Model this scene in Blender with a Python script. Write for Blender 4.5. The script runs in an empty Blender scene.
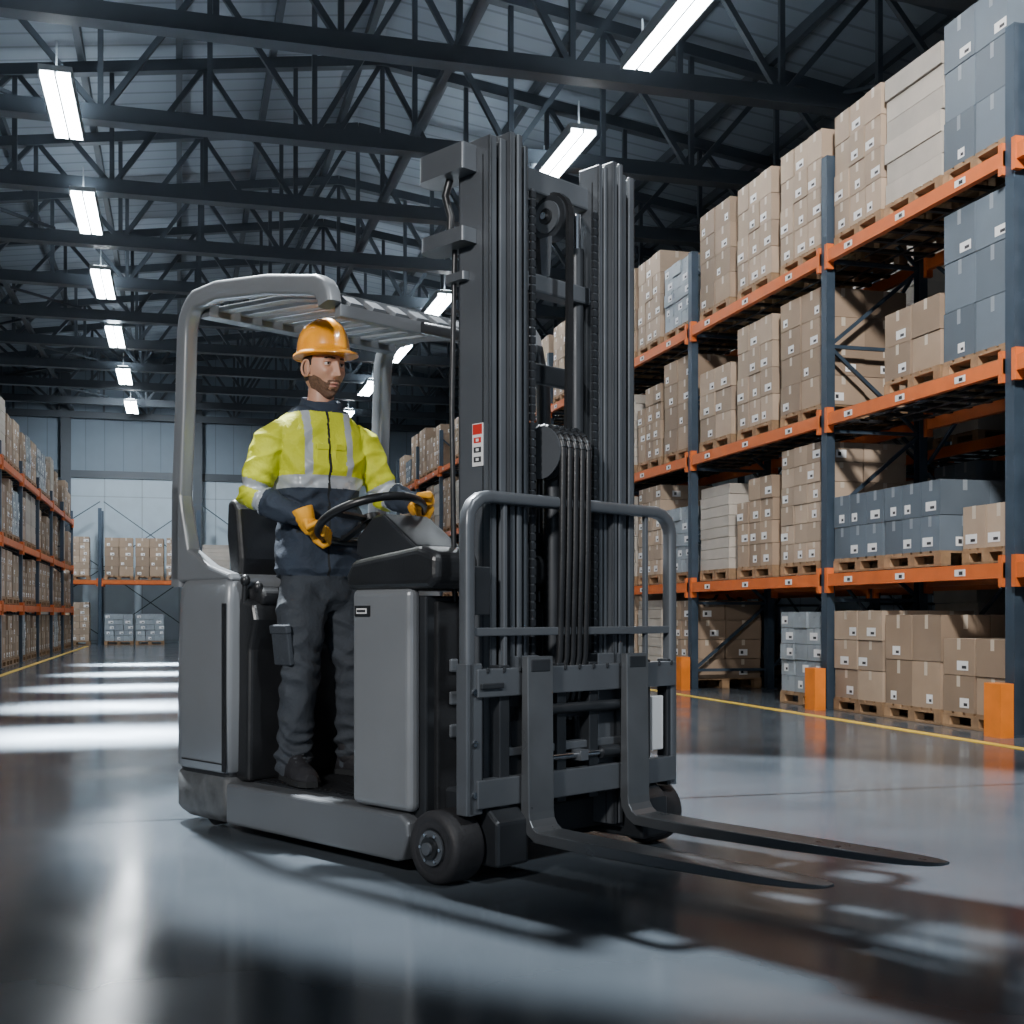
import bpy, bmesh, math, random
from mathutils import Vector, Matrix, noise
random.seed(7)
R=math.radians
S=bpy.context.scene
COL=S.collection
# ------------------------------------------------------------------ materials
def newmat(name,col,rough=.5,metal=0.,var=0.,scale=6.,bump=0.,bscale=40.,island=0.,emis=None,es=0.,spec=.5,coat=0.):
    m=bpy.data.materials.new(name); m.use_nodes=True
    nt=m.node_tree; b=nt.nodes['Principled BSDF']
    b.inputs['Base Color'].default_value=(*col,1); b.inputs['Roughness'].default_value=rough
    b.inputs['Metallic'].default_value=metal; b.inputs['Specular IOR Level'].default_value=spec
    b.inputs['Coat Weight'].default_value=coat
    src=None
    tc=nt.nodes.new('ShaderNodeTexCoord')
    if var>0:
        n=nt.nodes.new('ShaderNodeTexNoise'); n.inputs['Scale'].default_value=scale; n.inputs['Detail'].default_value=5
        nt.links.new(tc.outputs['Object'],n.inputs['Vector'])
        r=nt.nodes.new('ShaderNodeMapRange'); r.inputs['From Min'].default_value=.3; r.inputs['From Max'].default_value=.7
        r.inputs['To Min'].default_value=1-var; r.inputs['To Max'].default_value=1+var
        nt.links.new(n.outputs['Fac'],r.inputs['Value']); src=r.outputs['Result']
        r2=nt.nodes.new('ShaderNodeMapRange'); r2.inputs['From Min'].default_value=.3; r2.inputs['From Max'].default_value=.7
        dr=min(.08,rough*.3)
        r2.inputs['To Min'].default_value=max(0,rough-dr); r2.inputs['To Max'].default_value=min(1,rough+dr)
        nt.links.new(n.outputs['Fac'],r2.inputs['Value']); nt.links.new(r2.outputs['Result'],b.inputs['Roughness'])
    if island>0:
        g=nt.nodes.new('ShaderNodeNewGeometry'); r=nt.nodes.new('ShaderNodeMapRange')
        r.inputs['To Min'].default_value=1-island; r.inputs['To Max'].default_value=1+island
        nt.links.new(g.outputs['Random Per Island'],r.inputs['Value'])
        if src is None: src=r.outputs['Result']
        else:
            mm=nt.nodes.new('ShaderNodeMath'); mm.operation='MULTIPLY'
            nt.links.new(src,mm.inputs[0]); nt.links.new(r.outputs['Result'],mm.inputs[1]); src=mm.outputs[0]
    if src is not None:
        v=nt.nodes.new('ShaderNodeVectorMath'); v.operation='SCALE'; v.inputs[0].default_value=col
        nt.links.new(src,v.inputs['Scale']); nt.links.new(v.outputs[0],b.inputs['Base Color'])
    if bump>0:
        n=nt.nodes.new('ShaderNodeTexNoise'); n.inputs['Scale'].default_value=bscale; n.inputs['Detail'].default_value=4
        nt.links.new(tc.outputs['Object'],n.inputs['Vector'])
        bp=nt.nodes.new('ShaderNodeBump'); bp.inputs['Strength'].default_value=bump; bp.inputs['Distance'].default_value=.01
        nt.links.new(n.outputs['Fac'],bp.inputs['Height']); nt.links.new(bp.outputs['Normal'],b.inputs['Normal'])
    if emis:
        b.inputs['Emission Color'].default_value=(*emis,1); b.inputs['Emission Strength'].default_value=es
    return m
def add_lines(m,specs,dark=.35):
    nt=m.node_tree; b=nt.nodes['Principled BSDF']
    tc=nt.nodes.new('ShaderNodeTexCoord'); sp=nt.nodes.new('ShaderNodeSeparateXYZ'); nt.links.new(tc.outputs['Object'],sp.inputs[0])
    prev=b.inputs['Base Color'].links[0].from_socket
    for ax,spc,off,hw in specs:
        a=nt.nodes.new('ShaderNodeMath'); a.operation='SUBTRACT'; a.inputs[1].default_value=off; nt.links.new(sp.outputs[ax],a.inputs[0])
        p=nt.nodes.new('ShaderNodeMath'); p.operation='PINGPONG'; p.inputs[1].default_value=spc/2; nt.links.new(a.outputs[0],p.inputs[0])
        l=nt.nodes.new('ShaderNodeMapRange'); l.inputs['From Min'].default_value=hw*.6; l.inputs['From Max'].default_value=hw
        l.inputs['To Min'].default_value=dark; l.inputs['To Max'].default_value=1; nt.links.new(p.outputs[0],l.inputs['Value'])
        v=nt.nodes.new('ShaderNodeVectorMath'); v.operation='SCALE'; nt.links.new(prev,v.inputs[0]); nt.links.new(l.outputs['Result'],v.inputs['Scale'])
        prev=v.outputs[0]
    nt.links.new(prev,b.inputs['Base Color'])

M={}
M['floor']=newmat('polished_concrete',(.082,.098,.116),.16,0,.13,1.2,.012,3.)
add_lines(M['floor'],[(1,6.0,5.9,.016),(0,40.,5.2,.008)],.15)
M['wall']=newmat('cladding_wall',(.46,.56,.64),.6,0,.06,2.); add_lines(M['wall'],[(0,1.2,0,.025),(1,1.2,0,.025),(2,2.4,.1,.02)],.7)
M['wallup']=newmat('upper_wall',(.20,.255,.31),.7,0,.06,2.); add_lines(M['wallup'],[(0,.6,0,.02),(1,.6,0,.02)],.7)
M['roof']=newmat('roof_sheet',(.26,.30,.345),.55,.1,.08,1.); add_lines(M['roof'],[(1,.45,0,.04)],.65)
M['truss']=newmat('truss_steel',(.058,.070,.084),.5,.2,.1,3.)
M['post']=newmat('rack_blue_steel',(.045,.068,.098),.45,.3,.12,6.)
M['beam']=newmat('rack_orange_paint',(.62,.135,.027),.42,0,.1,6.)
M['deck']=newmat('wire_deck',(.05,.05,.055),.5,.6,.1,6.)
M['guard']=newmat('guard_orange',(.85,.22,.02),.45,0,.1,6.)
M['wood']=newmat('pallet_wood',(.28,.17,.09),.75,0,.25,9.,.2,30.,.2)
M['cb1']=newmat('cardboard_tan',(.375,.28,.205),.75,0,.08,4.,.05,20.,.2)
M['cb2']=newmat('cardboard_brown',(.30,.215,.15),.75,0,.08,4.,.05,20.,.2)
M['cb3']=newmat('cardboard_pale',(.42,.375,.325),.6,0,.1,4.,.1,12.,.12)
M['gr1']=newmat('carton_bluegrey',(.105,.132,.162),.5,0,.08,4.,.05,20.,.2)
M['gr2']=newmat('wrapped_grey',(.29,.33,.365),.35,0,.12,5.,.3,9.,.15)
M['tape']=newmat('packing_tape',(.55,.47,.38),.35)
M['tapeg']=newmat('packing_tape_grey',(.24,.27,.30),.35)
M['label']=newmat('paper_label',(.80,.80,.80),.6)
M['ink']=newmat('label_ink',(.03,.03,.035),.6)
M['yline']=newmat('yellow_floor_paint',(.80,.52,.06),.45,0,.12,8.)
M['lamp']=newmat('lamp_tube',(1,1,1),.4,emis=(.90,.96,1.),es=45.)
M['uplight_fill']=newmat('added_roof_uplight',(1,1,1),.4,emis=(.78,.90,1.),es=26.)  # added glow to brighten the roof, not a known part of the fixtures
M['house']=newmat('lamp_housing',(.35,.38,.4),.4,.3)
M['body']=newmat('truck_grey_paint',(.205,.218,.234),.36,.2,.04,3.,coat=.15)
M['body2']=newmat('truck_midgrey_paint',(.14,.15,.163),.38,.3,.05,3.,coat=.1)
M['mast']=newmat('mast_steel_paint',(.112,.123,.138),.36,.35,.08,4.)
M['mastd']=newmat('mast_dark_steel',(.033,.037,.043),.42,.4,.1,5.)
M['black']=newmat('black_plastic',(.015,.016,.018),.38,0,.1,9.,.1,80.)
M['rubber']=newmat('tyre_rubber',(.022,.022,.025),.6,0,.2,9.,.2,60.)
M['chrome']=newmat('chrome_rod',(.55,.57,.6),.18,1.)
M['scuff']=newmat('scuffed_skirt',(.09,.095,.10),.6,.2,.35,14.,.3,25.)
M['white']=newmat('sticker_white',(.8,.8,.8),.5)
M['red']=newmat('sticker_red',(.6,.03,.02),.5)
M['forkm']=newmat('fork_steel',(.13,.14,.152),.34,.45,.10,6.)
M['yel']=newmat('hivis_yellow_cloth',(.64,.69,.022),.7,0,.06,10.,.3,90.)
M['navy']=newmat('navy_cloth',(.028,.041,.064),.85,0,.12,10.,.3,90.)
M['refl']=newmat('reflective_tape',(.48,.52,.56),.35,.2,.08,20.)
M['pants']=newmat('charcoal_trousers',(.038,.046,.058),.85,0,.15,9.,.35,80.)
M['glove']=newmat('amber_work_glove',(.88,.40,.02),.6,0,.08,20.,.2,90.)
M['skin']=newmat('skin',(.57,.31,.21),.48,0,.05,20.); M['skin'].node_tree.nodes['Principled BSDF'].inputs['Subsurface Weight'].default_value=.08
M['lips']=newmat('lips',(.40,.17,.13),.45)
M['beard']=newmat('beard_stubble',(.15,.082,.052),.8,0,.35,110.,.4,200.)
M['hair']=newmat('dark_brown_hair',(.022,.013,.009),.6,0,.3,60.,.4,150.)
M['hat']=newmat('orange_hard_hat',(.97,.37,.010),.28,0,.03,5.,coat=.5)
M['eye']=newmat('eye_white',(.62,.58,.55),.25)
M['iris']=newmat('iris',(.04,.025,.018),.2)
M['boot']=newmat('black_boot',(.026,.026,.03),.5,0,.2,20.,.2,60.)
M['stitch']=newmat('stitching',(.012,.014,.016),.8)

# ------------------------------------------------------------------ mesh builder
class MB:
    def __init__(s): s.v=[];s.f=[];s.mi=[];s.sm=[];s.mats=[]
    def mid(s,m):
        if m not in s.mats: s.mats.append(m)
        return s.mats.index(m)
    def add(s,vs,fs,m,smooth=False):
        o=len(s.v); s.v+= [Vector(x) for x in vs]; k=s.mid(m)
        for f in fs: s.f.append([i+o for i in f]); s.mi.append(k); s.sm.append(smooth)
    def box(s,x0,x1,y0,y1,z0,z1,m,mat=None):
        vs=[Vector((x,y,z)) for z in(z0,z1) for y in(y0,y1) for x in(x0,x1)]
        if mat is not None: vs=[mat@v for v in vs]
        s.add(vs,[(0,2,3,1),(4,5,7,6),(0,1,5,4),(2,6,7,3),(0,4,6,2),(1,3,7,5)],m)
    def prism(s,poly,y0,y1,m):
        n=len(poly)
        vs=[(a,y0,z) for a,z in poly]+[(a,y1,z) for a,z in poly]
        s.add(vs,[tuple(range(n)),tuple(range(2*n-1,n-1,-1))]+[(i,i+n,(i+1)%n+n,(i+1)%n) for i in range(n)],m)
    def loft(s,rings,m,smooth=True,cap=True,closed=False):
        n=len(rings[0]); vs=[p for r in rings for p in r]; fs=[]
        K=len(rings)
        for k in range(K-1 if not closed else K):
            k2=(k+1)%K
            for i in range(n):
                fs.append((k*n+i,k*n+(i+1)%n,k2*n+(i+1)%n,k2*n+i))
        s.add(vs,fs,m,smooth)
        if cap and not closed:
            s.add(rings[0],[tuple(range(n-1,-1,-1))],m,False); s.add(rings[-1],[tuple(range(n))],m,False)
    def sweep(s,pts,sec,m,smooth=True,closed=False,up=Vector((0,1,0)),cap=True):
        pts=[Vector(p) for p in pts]; rings=[]; N=len(pts)
        for i,p in enumerate(pts):
            if closed: t=pts[(i+1)%N]-pts[i-1]
            elif i==0: t=pts[1]-p
            elif i==N-1: t=p-pts[-2]
            else: t=(pts[i+1]-p).normalized()+(p-pts[i-1]).normalized()
            t.normalize(); u=t.cross(up)
            if u.length<1e-4: u=t.cross(Vector((1,0,.01)))
            u.normalize(); w=u.cross(t).normalized()
            k=1.
            if 0<i<N-1 or closed:
                a=(pts[(i+1)%N]-p).normalized(); c=max(.5,abs(a.dot(t))); k=1/c
            rings.append([p+u*(q[0]*k)+w*q[1] for q in sec])
        s.loft(rings,m,smooth,cap,closed)
    def tube(s,pts,r,m,n=12,closed=False,up=Vector((0,1,0))):
        s.sweep(pts,[(r*math.cos(2*math.pi*i/n),r*math.sin(2*math.pi*i/n)) for i in range(n)],m,True,closed,up)
    def cyl(s,c,ax,r,h,m,n=28,r2=None):
        ax=Vector(ax).normalized(); c=Vector(c)
        u=ax.orthogonal().normalized(); w=ax.cross(u); r2=r if r2 is None else r2
        rg=lambda cc,rr:[cc+u*rr*math.cos(2*math.pi*i/n)+w*rr*math.sin(2*math.pi*i/n) for i in range(n)]
        s.loft([rg(c-ax*h/2,r),rg(c+ax*h/2,r2)],m,True,True)
    def ell(s,c,rx,ry,rz,m,n=20,k=12,rot=None):
        c=Vector(c); rings=[]
        for j in range(k+1):
            ph=-math.pi/2+math.pi*j/k; ph=max(-1.55,min(1.55,ph))
            rg=[]
            for i in range(n):
                th=2*math.pi*i/n
                p=Vector((rx*math.cos(ph)*math.cos(th),ry*math.cos(ph)*math.sin(th),rz*math.sin(ph)))
                if rot is not None: p=rot@p
                rg.append(c+p)
            rings.append(rg)
        s.loft(rings,m,True,True)
    def mesh(s,name):
        me=bpy.data.meshes.new(name); me.from_pydata([tuple(v) for v in s.v],[],s.f)
        for m in s.mats: me.materials.append(M[m])
        for i,p in enumerate(me.polygons): p.material_index=s.mi[i]; p.use_smooth=s.sm[i]
        bm=bmesh.new(); bm.from_mesh(me); bmesh.ops.recalc_face_normals(bm,faces=bm.faces); bm.to_mesh(me); bm.free()
        me.update(); return me
    def obj(s,name,parent=None,bevel=0,seg=2,loc=None,rotz=0):
        o=bpy.data.objects.new(name,s.mesh(name)); COL.objects.link(o)
        if parent: o.parent=parent
        if loc is not None: o.location=loc
        o.rotation_euler[2]=rotz
        if bevel:
            b=o.modifiers.new('bev','BEVEL'); b.width=bevel; b.segments=seg; b.limit_method='ANGLE'; b.angle_limit=R(50); b.harden_normals=False
        return o
def empty(name,loc=(0,0,0),rz=0):
    e=bpy.data.objects.new(name,None); COL.objects.link(e); e.location=loc; e.rotation_euler[2]=rz; e.empty_display_size=.2; return e

# ------------------------------------------------------------------ camera
YAW=15.2
cam=bpy.data.cameras.new('camera'); co=bpy.data.objects.new('camera',cam); COL.objects.link(co)
co.location=(0,0,.95); co.rotation_euler=(R(90),0,R(-YAW))
cam.lens=1225/1024*36; cam.sensor_width=36; cam.shift_y=(615-512)/1024; cam.clip_end=200; cam.clip_start=.05
S.camera=co

# ------------------------------------------------------------------ building
XL,XR,YB,YF=-6.6,13.0,43.,-7.
b=MB(); b.box(XL-.2,XR+.2,YF-6,YB+.2,-.2,0,'floor'); b.obj('floor')
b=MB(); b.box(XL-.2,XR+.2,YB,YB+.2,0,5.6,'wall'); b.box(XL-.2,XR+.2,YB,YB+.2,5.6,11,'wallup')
b.box(XL,XR,YB-.08,YB,5.5,5.75,'truss'); b.obj('wall_back')
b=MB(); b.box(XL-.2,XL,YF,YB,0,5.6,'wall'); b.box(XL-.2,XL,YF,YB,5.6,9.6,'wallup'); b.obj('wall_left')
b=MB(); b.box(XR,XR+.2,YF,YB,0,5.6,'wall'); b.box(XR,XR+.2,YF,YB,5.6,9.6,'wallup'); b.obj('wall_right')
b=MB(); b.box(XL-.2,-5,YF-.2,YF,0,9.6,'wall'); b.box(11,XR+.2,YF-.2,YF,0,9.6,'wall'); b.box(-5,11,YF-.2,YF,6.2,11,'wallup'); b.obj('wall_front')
XM=(XL+XR)/2; ZE,ZR=8.9,10.3
b=MB()
for x0,z0,x1,z1 in((XL-.2,ZE,XM,ZR),(XM,ZR,XR+.2,ZE)):
    b.add([(x0,YF-.2,z0),(x1,YF-.2,z1),(x1,YB+.2,z1),(x0,YB+.2,z0),(x0,YF-.2,z0+.12),(x1,YF-.2,z1+.12),(x1,YB+.2,z1+.12),(x0,YB+.2,z0+.12)],
      [(0,1,2,3),(4,5,6,7),(0,1,5,4),(1,2,6,5),(2,3,7,6),(3,0,4,7)],'roof')
b.obj('ceiling')
roofz=lambda x: ZR-(ZR-ZE)*abs(x-XM)/(XM-XL)
b=MB()
x=XL+.8
while x<XR:
    z=roofz(x); b.box(x-.05,x+.05,YF,YB,z-.2,z-.03,'truss'); x+=1.45
b.obj('roof_purlins')
tm=MB()
zc=7.45
tm.box(XL,XR,-.09,.09,zc,zc+.2,'truss')
tm.box(XL,XR,-.12,.12,zc-.02,zc,'truss')
def bar(mb,p,q,w,m,up=Vector((0,1,0))):
    mb.sweep([p,q],[(-w/2,-w/2),(w/2,-w/2),(w/2,w/2),(-w/2,w/2)],m,False,up=up)
for sgn in(0,1):
    a=(XL,0,ZE-.32) if sgn==0 else (XM,0,ZR-.32); c=(XM,0,ZR-.32) if sgn==0 else (XR,0,ZE-.32)
    bar(tm,a,c,.17,'truss')
N=14; dx=(XR-XL)/N
for i in range(N):
    xa=XL+dx*i; xb=xa+dx
    bar(tm,(xa,0,roofz(xa)-.32),(xa,0,zc+.1),.07,'truss')
    if i%2==0: bar(tm,(xa,0,zc+.1),(xb,0,roofz(xb)-.32),.075,'truss')
    else: bar(tm,(xa,0,roofz(xa)-.32),(xb,0,zc+.1),.075,'truss')
tmesh=tm.mesh('roof_truss')
y=5.6
for i in range(14):
    o=bpy.data.objects.new('roof_truss',tmesh); COL.objects.link(o); o.location=(0,y,0); y+=2.85
b=MB()
for xx in (-3.4,XM,9.6):
    b.box(xx-.05,xx+.05,YF,YB,zc+.2,zc+.3,'truss')
yy=5.6
for i in range(12):
    for xx in(-3.4,9.6):
        s=1 if i%2 else -1
        bar(b,(xx-s*1.3,yy,zc+.24),(xx+s*1.3,yy+2.85,zc+.24),.05,'truss',up=Vector((0,0,1)))
    yy+=2.85
b.obj('roof_bracing')
cmb=MB()
cmb.box(-.15,.15,-.16,-.13,0,ZE,'truss'); cmb.box(-.15,.15,.13,.16,0,ZE,'truss'); cmb.box(-.02,.02,-.13,.13,0,ZE,'truss')
cmb.box(-.22,.22,-.22,.22,0,.03,'truss'); cme=cmb.mesh('steel_column')
for (x,y) in [(XL+.22,8+5.7*i) for i in range(6)]+[(XR-.22,8+5.7*i) for i in range(6)]+[(-3.6,YB-.25),(0.6,YB-.25),(4.8,YB-.25),(9,YB-.25)]:
    o=bpy.data.objects.new('steel_column',cme); COL.objects.link(o); o.location=(x,y,0)
LY=[12.3,16.2,20.4,24.7,29.3,34.1,39.1]; LX=[-1.4,5.1]
lm=MB()
lm.box(-.19,.19,-1.,1.,.05,.12,'house'); lm.box(-.19,-.17,-1.,1.,-.01,.05,'house'); lm.box(.17,.19,-1.,1.,-.01,.05,'house'); lm.box(-.01,.01,-1.,1.,0,.05,'house')
lm.box(-.165,-.02,-.98,.98,0,.045,'lamp'); lm.box(.02,.165,-.98,.98,0,.045,'lamp')
lm.box(-.12,.12,-.95,.95,.12,.135,'uplight_fill')  # added glowing strip on the housing top, throws light up at the roof
for s in(-.8,.8): lm.box(-.01,.01,s-.01,s+.01,.12,.5,'house')
lme=lm.mesh('ceiling_strip_light')
for x in LX:
    for y in LY:
        o=bpy.data.objects.new('ceiling_strip_light',lme); COL.objects.link(o); o.location=(x,y,7.25)
b=MB(); b.box(5.72,5.82,-6,YB-3.6,.0,.004,'yline'); b.obj('floor_marking_line')
b=MB(); b.box(-2.75,-2.65,12,YB-3.6,.0,.004,'yline'); b.obj('floor_marking_line')

# ------------------------------------------------------------------ racks
def rack(name,ys,levels,top,depth,loc,rz,labels=True,guards=True,nslat=9):
    b=MB()
    for y in ys:
        for x in(.0,depth-.09):
            b.box(x,x+.09,y-.055,y-.045,0,top,'post'); b.box(x,x+.09,y+.045,y+.055,0,top,'post'); b.box(x if x==0 else x+.08,x+.01 if x==0 else x+.09,y-.045,y+.045,0,top,'post')
            b.box(x-.03,x+.12,y-.08,y+.08,0,.012,'post')
        z=.25;k=0
        while z<top-.9:
            a,c=(.05,depth-.05) if k%2==0 else (depth-.05,.05)
            bar(b,(a,y,z),(c,y,z+.85),.035,'post'); 
            bar(b,(.05,y,z),(depth-.05,y,z),.035,'post'); z+=.85;k+=1
        if guards:
            b.box(-.16,-.04,y-.1,y+.1,0,.42,'guard')
    for j in range(len(ys)-1):
        y0,y1=ys[j]+.055,ys[j+1]-.055
        for z in levels:
            for x in(-.02,depth-.04):
                b.box(x,x+.06,y0,y1,z-.13,z-.01,'beam'); b.box(x-.008,x+.068,y0,y0+.05,z-.2,z+.05,'beam'); b.box(x-.008,x+.068,y1-.05,y1,z-.2,z+.05,'beam')
            n=nslat
            for i in range(n):
                yy=y0+(y1-y0)*(i+.5)/n; b.box(.03,depth-.03,yy-.03,yy+.03,z-.03,z,'deck')
            for i in range(4):
                xx=.15+(depth-.3)*i/3; b.box(xx-.01,xx+.01,y0,y1,z-.045,z-.03,'deck')
            if labels:
                for q in(.2,.52,.84):
                    yy=y0+(y1-y0)*q; b.box(-.024,-.02,yy-.07,yy+.07,z-.1,z-.045,'label'); b.box(-.026,-.024,yy-.04,yy+.01,z-.09,z-.06,'ink')
        for q in range(2):
            z0=.3+q*2.2
            bar(b,(depth+.01,y0,z0),(depth+.01,y1,z0+2.1),.03,'post',up=Vector((1,0,0))); bar(b,(depth+.01,y1,z0),(depth+.01,y0,z0+2.1),.03,'post',up=Vector((1,0,0)))
    return b.obj(name,loc=loc,rotz=rz)

PH=.135
def pallet(b,L,W):
    for x in(-L/2+.05,0,L/2-.05):
        for y in(-W/2+.05,0,W/2-.05): b.box(x-.05,x+.05,y-.05,y+.05,.02,PH-.04,'wood')
    for x in(-L/2+.05,0,L/2-.05): b.box(x-.05,x+.05,-W/2,W/2,0,.02,'wood')
    for x in(-L/2+.05,0,L/2-.05): b.box(x-.05,x+.05,-W/2,W/2,PH-.04,PH-.02,'wood')
    n=6
    for i in range(n):
        y=-W/2+W*(i+.5)/n; b.box(-L/2,L/2,y-W/n*.38,y+W/n*.38,PH-.02,PH,'wood')
def load(nx,ny,nz,m,h,L=1.0,W=.86,tape='tape',jit=.008,miss=0,strap=False,seed=0):
    rnd=random.Random(seed*31+nx*7+ny*3+nz)
    b=MB(); pallet(b,L,W+.02)
    bx,by=L/nx,W/ny; bz=h/nz
    for k in range(nz):
        for i in range(nx):
            for j in range(ny):
                if k==nz-1 and miss and (j>=ny-miss): continue
                if 0<i<nx-1 and 0<j<ny-1 and k<nz-1: continue
                x0=-L/2+bx*i; y0=-W/2+by*j; z0=PH+bz*k
                jx,jy=rnd.uniform(-jit,jit),rnd.uniform(-jit,jit); g=.005
                X0,X1,Y0,Y1,Z0,Z1=x0+g+jx,x0+bx-g+jx,y0+g+jy,y0+by-g+jy,z0,z0+bz-.006
                b.box(X0,X1,Y0,Y1,Z0,Z1,m)
                e=.0015; t=.022
                if not strap:
                    ym=(Y0+Y1)/2; xm=(X0+X1)/2
                    if i==0:
                        b.box(X0-e,X0,ym-t,ym+t,Z1-(Z1-Z0)*.3,Z1,tape)
                        if rnd.random()<.65:
                            yy=rnd.uniform(Y0+.07,Y1-.07); lw=rnd.choice((.045,.06,.075)); b.box(X0-2*e,X0-e,yy-lw,yy+lw,Z0+.04,Z0+.12,'label'); b.box(X0-3*e,X0-2*e,yy-lw*.7,yy+lw*.1,Z0+.055,Z0+.08,'ink')
                    if i==nx-1: b.box(X1,X1+e,ym-t,ym+t,Z0,Z1,tape)
                    if j==0:
                        b.box(xm-t,xm+t,Y0-e,Y0,Z1-(Z1-Z0)*.3,Z1,tape)
                        if rnd.random()<.5:
                            xx=xm+rnd.uniform(-.06,.1)
                            b.box(xx-.06,xx+.06,Y0-2*e,Y0-e,Z0+.04,Z0+.12,'label'); b.box(xx-.035,xx+.0,Y0-3*e,Y0-2*e,Z0+.06,Z0+.1,'ink')
                    if k==nz-1 or (miss and k==nz-2): b.box(X0,X1,ym-t,ym+t,Z1,Z1+e,tape)
    return b.mesh('boxes')
LD={
 'tall_tan':load(2,3,4,'cb1',1.18,seed=1),'tall_br':load(2,2,4,'cb2',1.2,seed=2),'mid_tan':load(2,2,3,'cb1',.86,seed=3),
 'mid_br':load(3,3,3,'cb2',.8,miss=1,seed=4),'pale':load(1,1,6,'cb3',1.15,seed=5,strap=True,jit=.015),'pale2':load(2,1,8,'cb3',1.02,seed=6,strap=True,jit=.012),
 'grey_tall':load(2,2,3,'gr1',1.25,tape='tapeg',seed=7),'grey_low':load(2,3,2,'gr1',.62,tape='tapeg',seed=8),
 'wrap':load(2,3,5,'gr2',.85,tape='tapeg',seed=9,jit=.015),'small':load(2,2,1,'cb1',.36,L=.8,W=.6,seed=10),
 'big':load(2,2,2,'cb2',.82,seed=11),'low_br':load(2,2,2,'cb2',.62,seed=12),'tall3':load(2,3,6,'cb1',1.22,seed=13),
 'stepped':load(2,3,4,'cb2',1.0,miss=1,seed=14)}
def place(kind,x,y,z,rz=0):
    grey=kind.startswith('grey') or kind=='wrap'
    o=bpy.data.objects.new('pallet_of_grey_cartons' if grey else 'pallet_of_cardboard_boxes',LD[kind]); COL.objects.link(o)
    o.location=(x,y,z+.002); o.rotation_euler[2]=rz+R(random.uniform(-1.2,1.2))
XRK=6.25
YS=[5.2,8.2,11.05,14.4,17.5,20.6,23.7,26.8,29.9,33.0,36.1]
LV=[1.37,2.97,4.6]
rack('pallet_rack',YS,LV,5.55,1.15,(XRK,0,0),0)
rack('pallet_rack',YS,LV,5.55,1.15,(XRK+2.6,0,0),0,False,False)
EX={1:{0:['low_br','big','mid_tan'],1:[ 'small','grey_low','grey_low'],2:['grey_tall','low_br',None],3:['grey_tall','pale','tall_tan']},
    2:{0:['wrap',None,None],1:['tall3','stepped','pale2'],2:['tall_br','tall_tan','mid_tan'],3:['tall_tan','tall_tan','tall_br']},
    0:{0:['grey_low','big','mid_br'],1:['mid_tan','tall_br','wrap'],2:['tall_tan','mid_tan','tall_br'],3:['tall_br','grey_tall','tall_tan']}}
kinds=list(LD.keys())
for j in range(len(YS)-1):
    y0,y1=YS[j],YS[j+1]; p=(y1-y0-.14)/3
    for l,z in enumerate([0]+LV):
        for s in range(3):
            if j in EX: k=EX[j][l][s]
            else:
                k=random.choice([q for q in kinds if q not in('small',)]+['tall_tan','tall_br','pale2'])
                if random.random()<.08: k=None
                if l==3 and j==3: k=['wrap','tall_tan','tall_br'][s]
            if k: place(k,XRK+.56,y0+.07+p*(s+.5),z)
    for l,z in enumerate([0]+LV):
        for s in range(3):
            if random.random()<.45 : place(random.choice(['tall_tan','mid_br','grey_tall','pale','tall_br']),XRK+2.6+.58,y0+.07+p*(s+.5),z)
YSL=[14.+3.0*i for i in range(9)]
rack('pallet_rack',[-q for q in YSL][::-1],[1.15,2.35,3.7],4.0,1.1,(-3.0,0,0),math.pi,False,False,6)
for j in range(len(YSL)-1):
    for l,z in enumerate([0,1.15,2.35,3.7]):
        for s in range(3):
            if random.random()<.06: continue
            k=random.choice(['mid_tan','mid_br','pale2','wrap','big','low_br','pale2','mid_br','stepped'])
            if z in(1.15,) and k in('pale2','stepped'): k='mid_tan'
            if z==0: k=random.choice(['mid_br','big','wrap'])
            place(k,-3.55,YSL[j]+.07+.953*(s+.5),z,math.pi)
XS=[-5.6,-2.4,.6,3.6]
rack('pallet_rack',[-q for q in XS][::-1],[2.05],4.3,1.1,(0,40.4,0),math.pi/2,False,False,6)
for j in range(3):
    for z in(0,2.05):
        for s in range(3):
            if j==1 and s==2 and z==0: continue
            place(random.choice(['tall_tan','tall_br','mid_tan','wrap','pale2','tall3']),XS[j]+.09+.94*(s+.5),40.95,z,math.pi/2)

# ------------------------------------------------------------------ forklift (local: x fwd, y left(far), z up)
fx=Vector((math.cos(R(YAW)),-math.sin(R(YAW)))); fy=Vector((math.sin(R(YAW)),math.cos(R(YAW))))
W0=fx*-.27+fy*4.31
HD=math.atan2((fx*.703-fy*.711).y,(fx*.703-fy*.711).x)
FK=empty('forklift',(W0.x,W0.y,0),HD)
BW=1.24
def rrect(a0,a1,b0,b1,z,rr,rf,ins=0,n=6):
    a0+=ins;a1-=ins;b0+=ins;b1-=ins; P=[]
    for cx,cy,r,s in((a1-rf,b1-rf,rf,0),(a0+rr,b1-rr,rr,90),(a0+rr,b0+rr,rr,180),(a1-rf,b0+rf,rf,270)):
        for i in range(n+1):
            t=R(s+90*i/n); P.append(Vector((cx+r*math.cos(t),cy+r*math.sin(t),z)))
    return P
b=MB()
prof=[(.045,.035),(.07,.01),(.09,0),(.235,0),(.245,.012),(.262,.012),(.272,.0),(.6,-.004),(1.0,.0),(1.07,.006),(1.11,.02),(1.13,.05)]
rg=[]
for z,i in prof:
    lean=.0+.03*max(0,z-.25)
    rg.append([p+Vector((lean*.6,0,0)) for p in rrect(-1.9,-1.37,-.0,BW,z,.17,.035,i,8)])
b.loft(rg[:5],'scuff',True); b.loft(rg[4:6],'black',True,False); b.loft(rg[5:],'body',True)
b.obj('rear_body',FK)
b=MB()
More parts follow.
